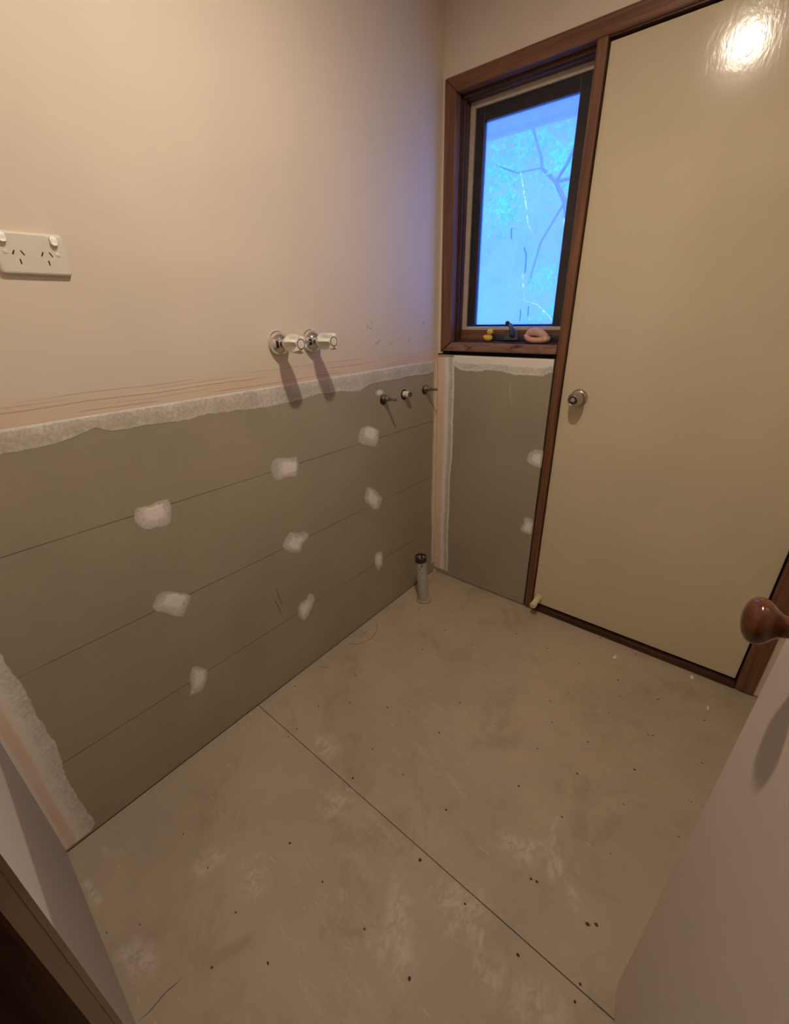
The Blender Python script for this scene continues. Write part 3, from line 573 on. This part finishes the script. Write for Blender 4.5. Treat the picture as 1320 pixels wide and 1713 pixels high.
for yc_ in (.0232, -.0232):
    slot(yc_-.0072, .0004, -math.radians(30)); slot(yc_+.0072, .0004, math.radians(30)); slot(yc_, -.0146, 0)
    s = 1 if yc_ > 0 else -1
    bm = bmesh.new(); bmesh.ops.create_uvsphere(bm, u_segments=24, v_segments=14, radius=1)
    for v in bm.verts:
        v.co = Vector((.0100 + min(max(v.co.x, -.3), .42)/.42*.0052*(1-.5*v.co.z), s*.0412 + math.copysign(abs(v.co.y)**.75, v.co.y)*.0070, .0247 + math.copysign(abs(v.co.z)**.8, v.co.z)*.0092))
    obj('switch_rocker', bm, 'white_plastic', g, True)
    lathe('screw_cap', (.0103, s*.0425, .0008), (1, 0, 0), [(0, .0042), (.0006, .0042), (.0011, .0034), (.0011, 0)], 'cream_plastic', g, 20)

# ------------------------------------------------------------------ waste pipe
p = tag(empty('waste_pipe', (.118, -.268, 0)), 'upright grey plastic waste pipe stub with dark rubber top ring', 'pipe')
ax = Vector((-.014, -.011, .262)); ax.normalize()
lathe('pipe_wall', (0, 0, 0), ax, [(-.01, .0275), (.250, .0275), (.256, .0275), (.256, .0245), (.10, .0245), (.10, 0)], 'pipe', p, 40)
lathe('rubber_ring', (0, 0, 0), ax, [(.236, .0277), (.237, .0292), (.262, .0292), (.264, .0283), (.264, .0250), (.250, .0248)], 'collar', p, 40, loop=True)
lathe('ring_lip', (0, 0, 0), ax, [(.2635, .0290), (.2652, .0284), (.2652, .0274), (.2635, .0270)], 'satin', p, 40, loop=True)
for a in (.3, 2.4, 4.4):
    bm = bmesh.new(); box_into(bm, (-.0015, .010, .225), (.0015, .0245, .262))
    bmesh.ops.rotate(bm, verts=bm.verts[:], matrix=Matrix.Rotation(a, 3, 'Z')); bmesh.ops.rotate(bm, verts=bm.verts[:], matrix=Vector((0, 0, 1)).rotation_difference(ax).to_matrix()); obj('ring_fin', bm, 'collar', p)
lathe('floor_flange', (0, 0, 0), (0, 0, 1), [(0, .0350), (.003, .0350), (.006, .0335), (.008, .0300), (.008, .0280), (0, .0280)], 'pipe', p, 40, loop=True)
lathe('sealing_gap', (0, 0, 0), (0, 0, 1), [(0, .0372), (.0009, .0372), (.0011, .0350), (.0002, .0348)], 'gap', p, 40, loop=True)

# ------------------------------------------------------------------ things on the window sill
dk = tag(empty('rubber_duck', (.232, .040, 1.2487)), 'small yellow rubber duck on the window sill', 'toy duck')
bm = bmesh.new(); bmesh.ops.create_uvsphere(bm, u_segments=28, v_segments=18, radius=1)
for v in bm.verts:
    x, y, z = v.co; tail = max(0, -x-.5)*1.4
    v.co = Vector((x*.0215, y*.0165, .0135 + z*.0138*(1+.1*x) + tail*.010)); v.co.z = max(v.co.z, .0)
obj('body', bm, 'duck', dk, True)
bm = bmesh.new(); bmesh.ops.create_uvsphere(bm, u_segments=24, v_segments=16, radius=.0138)
for v in bm.verts: v.co = v.co + Vector((.0085, -.001, .0372))
hd = obj('head', bm, 'duck', dk, True)
bm = bmesh.new(); bmesh.ops.create_uvsphere(bm, u_segments=16, v_segments=10, radius=1)
for v in bm.verts: v.co = Vector((.0215+v.co.x*.0062, -.0055+v.co.y*.0055, .0335+v.co.z*.0026))
obj('beak', bm, 'beak', hd, True)
for s in (-1, 1):
    bm = bmesh.new(); bmesh.ops.create_uvsphere(bm, u_segments=12, v_segments=8, radius=.0019)
    for v in bm.verts: v.co += Vector((.0150, s*.0115-.001, .0405))
    obj('eye', bm, 'black', hd, True)
sh = tag(empty('sea_shell', (.458, .026, 1.2462)), 'pink cowrie shaped sea shell with dark slit on the window sill', 'shell')
def spline(P, n=6):
    out = []
    for i in range(len(P)-1):
        p0, p1, p2, p3 = (Vector(P[min(max(k, 0), len(P)-1)]) for k in (i-1, i, i+1, i+2))
        for q in range(n): t = q/n; out.append(.5*((2*p1) + (p2-p0)*t + (2*p0-5*p1+4*p2-p3)*t*t + (3*p1-p0-3*p2+p3)*t**3))
    return out + [Vector(P[-1])]
def roll(name, P, mat, parent, flat_=1.0):
    Q = spline(P); bm = tube(bmesh.new(), [q[:3] for q in Q], [q[3] for q in Q], 20); return obj(name, bm, mat, parent, True)
roll('shell_dome', [(-.0485, .0, .0300, .002), (-.045, .002, .0310, .0085), (-.034, .004, .0375, .0135), (-.014, .005, .0405, .0165), (.008, .005, .0370, .0165), (.026, .004, .0285, .0140), (.038, .002, .0205, .0105), (.044, .001, .0165, .0060)], 'shell', sh)
roll('shell_lip', [(-.0475, .0, .0330, .003), (-.0455, -.003, .0270, .0085), (-.036, -.006, .0170, .0105), (-.018, -.009, .0122, .0112), (.004, -.010, .0110, .0108), (.026, -.007, .0125, .0118), (.042, -.002, .0165, .0130), (.050, .0, .0205, .0085), (.0535, .001, .0225, .002)], 'shell', sh)
roll('shell_opening', [(-.036, .003, .0260, .004), (-.02, .003, .0245, .008), (.0, .003, .0230, .008), (.018, .002, .0195, .005)], 'black', sh)

# ------------------------------------------------------------------ crumbs of plaster on the floor
def crumb(name, x, y, s, label):
    bm = bmesh.new(); bmesh.ops.create_icosphere(bm, subdivisions=2, radius=1); r = random.Random(int(x*1e4))
    for v in bm.verts: v.co = Vector((v.co.x*s[0], v.co.y*s[1], max(v.co.z, -.6)*s[2] + s[2]*.6)) * r.uniform(.85, 1.15); v.co.z = max(v.co.z, 0)
    o = obj(name, bm, 'chip'); o.location = (x, y, 0); tag(o, label, 'plaster chip', 'crumbs of plaster on the floor'); return o
crumb('plaster_chip', 1.013, -.108, (.007, .013, .006), 'largest white plaster chip, on the floor before the cream door')
crumb('plaster_chip', 1.285, -.035, (.006, .013, .003), 'flat pale plaster scrap lying by the door threshold')
crumb('plaster_chip', .009, -.006, (.008, .006, .007), 'white crumb in the corner behind the waste pipe')
crumb('plaster_chip', .155, -.147, (.0035, .0035, .003), 'tiny white crumb on the floor right of the waste pipe')
crumb('plaster_chip', 1.352, -.170, (.004, .014, .002), 'thin pale sliver near the foot of the door surround')

# ------------------------------------------------------------------ lamp
lp = tag(empty('ceiling_light', (LAMP_POS[0], LAMP_POS[1], H)), 'small round white downlight on the ceiling', 'light')
lathe('lamp_rim', (0, 0, 0), (0, 0, -1), [(0, .060), (.006, .060), (.009, .057), (.009, .0375), (.003, .0375), (0, .050)], 'white_plastic', lp, 40, loop=True)
lathe('diffuser', (0, 0, 0), (0, 0, -1), [(.001, .0370), (.006, .0368), (.0075, .032), (.0082, .016), (.0084, 0)], 'bulb', lp, 40)

# ------------------------------------------------------------------ outside the window
ev = box('eave', (-1.6, .16, 2.20), (2.2, .78, 2.24), 'soffit'); struct(ev, 'pale painted eave soffit above the window outside', 'eave')
box('fascia', (-1.6, .75, 2.185), (2.2, .78, 2.32), 'soffit', ev)
struct(box('garden_ground', (-5, .16, -.6), (5, 8, -.45), 'soil'), 'garden ground outside the window', 'ground')
tre = tag(empty('garden_tree', (-.4, 1.7, -.45)), 'leafy branching tree seen through the dusty window', 'tree')
def loc(p): return (p[0]+.4, p[1]-1.7, p[2]+.45)
bm = tube(bmesh.new(), [loc(p) for p in ((-.35, 1.75, -.45), (-.2, 1.7, .6), (.05, 1.6, 1.5), (-.046, 1.5, 1.998), (-.12, 1.5, 2.113), (-.224, 1.5, 2.204), (-.23, 1.5, 2.25), (-.31, 1.52, 2.41), (-.36, 1.55, 2.7))], [.09, .075, .045, .016, .013, .010, .009, .008, .006], 10)
obj('trunk', bm, 'bark', tre, True)
for L, r in ((((-.12, 1.5, 2.113), (-.064, 1.5, 2.193), (-.02, 1.52, 2.3)), .011), (((-.12, 1.5, 2.113), (-.029, 1.5, 2.117), (.08, 1.52, 2.16)), .010), (((-.22, 1.5, 2.204), (-.42, 1.55, 2.22), (-.6, 1.6, 2.3)), .005), (((-.046, 1.5, 1.998), (-.2, 1.55, 1.8), (-.28, 1.6, 1.55)), .008)):
    obj('branch', tube(bmesh.new(), [loc(p) for p in L], r, 8), 'bark', tre, True)
for L, r in ((((-.290, 1.5, 1.604), (-.259, 1.5, 1.433), (-.161, 1.5, 1.407), (-.060, 1.5, 1.324), (-.022, 1.5, 1.278)), (.003, .005, .005, .007, .008)), (((-.370, 1.5, 2.211), (-.301, 1.5, 1.986), (-.287, 1.5, 1.913), (-.231, 1.5, 1.815)), (.002, .004, .005, .004)), (((-.033, 1.5, 1.905), (-.030, 1.5, 1.845)), (.010, .009))):
    obj('pale_twig', tube(bmesh.new(), [loc(p) for p in L], list(r), 8), 'twig', tre, True)
bm = bmesh.new(); rl = random.Random(21)
for cx, cy, cz, sx, sz, n in ((-.10, 1.62, 2.25, .15, .12, 260), (-.55, 1.65, 2.30, .13, .12, 200), (-.54, 1.65, 2.05, .12, .12, 170), (-.32, 1.6, 2.38, .14, .07, 170), (-.17, 1.6, 1.58, .13, .10, 150), (-.11, 1.6, 1.33, .14, .05, 110), (-.35, 1.8, 2.0, .35, .35, 160)):
    for _ in range(n):
        c = Vector(loc((rl.gauss(cx, sx*.6), rl.gauss(cy, .08), rl.gauss(cz, sz*.6)))); L = rl.uniform(.014, .030); w = L*.4
        M = Matrix.Rotation(rl.uniform(0, 6.28), 3, 'Z') @ Matrix.Rotation(rl.uniform(-1.2, 1.2), 3, 'X') @ Matrix.Rotation(rl.uniform(0, 6.28), 3, 'Y')
        vv = [bm.verts.new(c + M @ Vector(k)) for k in ((-L, 0, 0), (0, w, .002), (L, 0, 0), (0, -w, .002))]; bm.faces.new(vv)
tag(obj('leaves', bm, 'leaf', tre), kind='stuff')
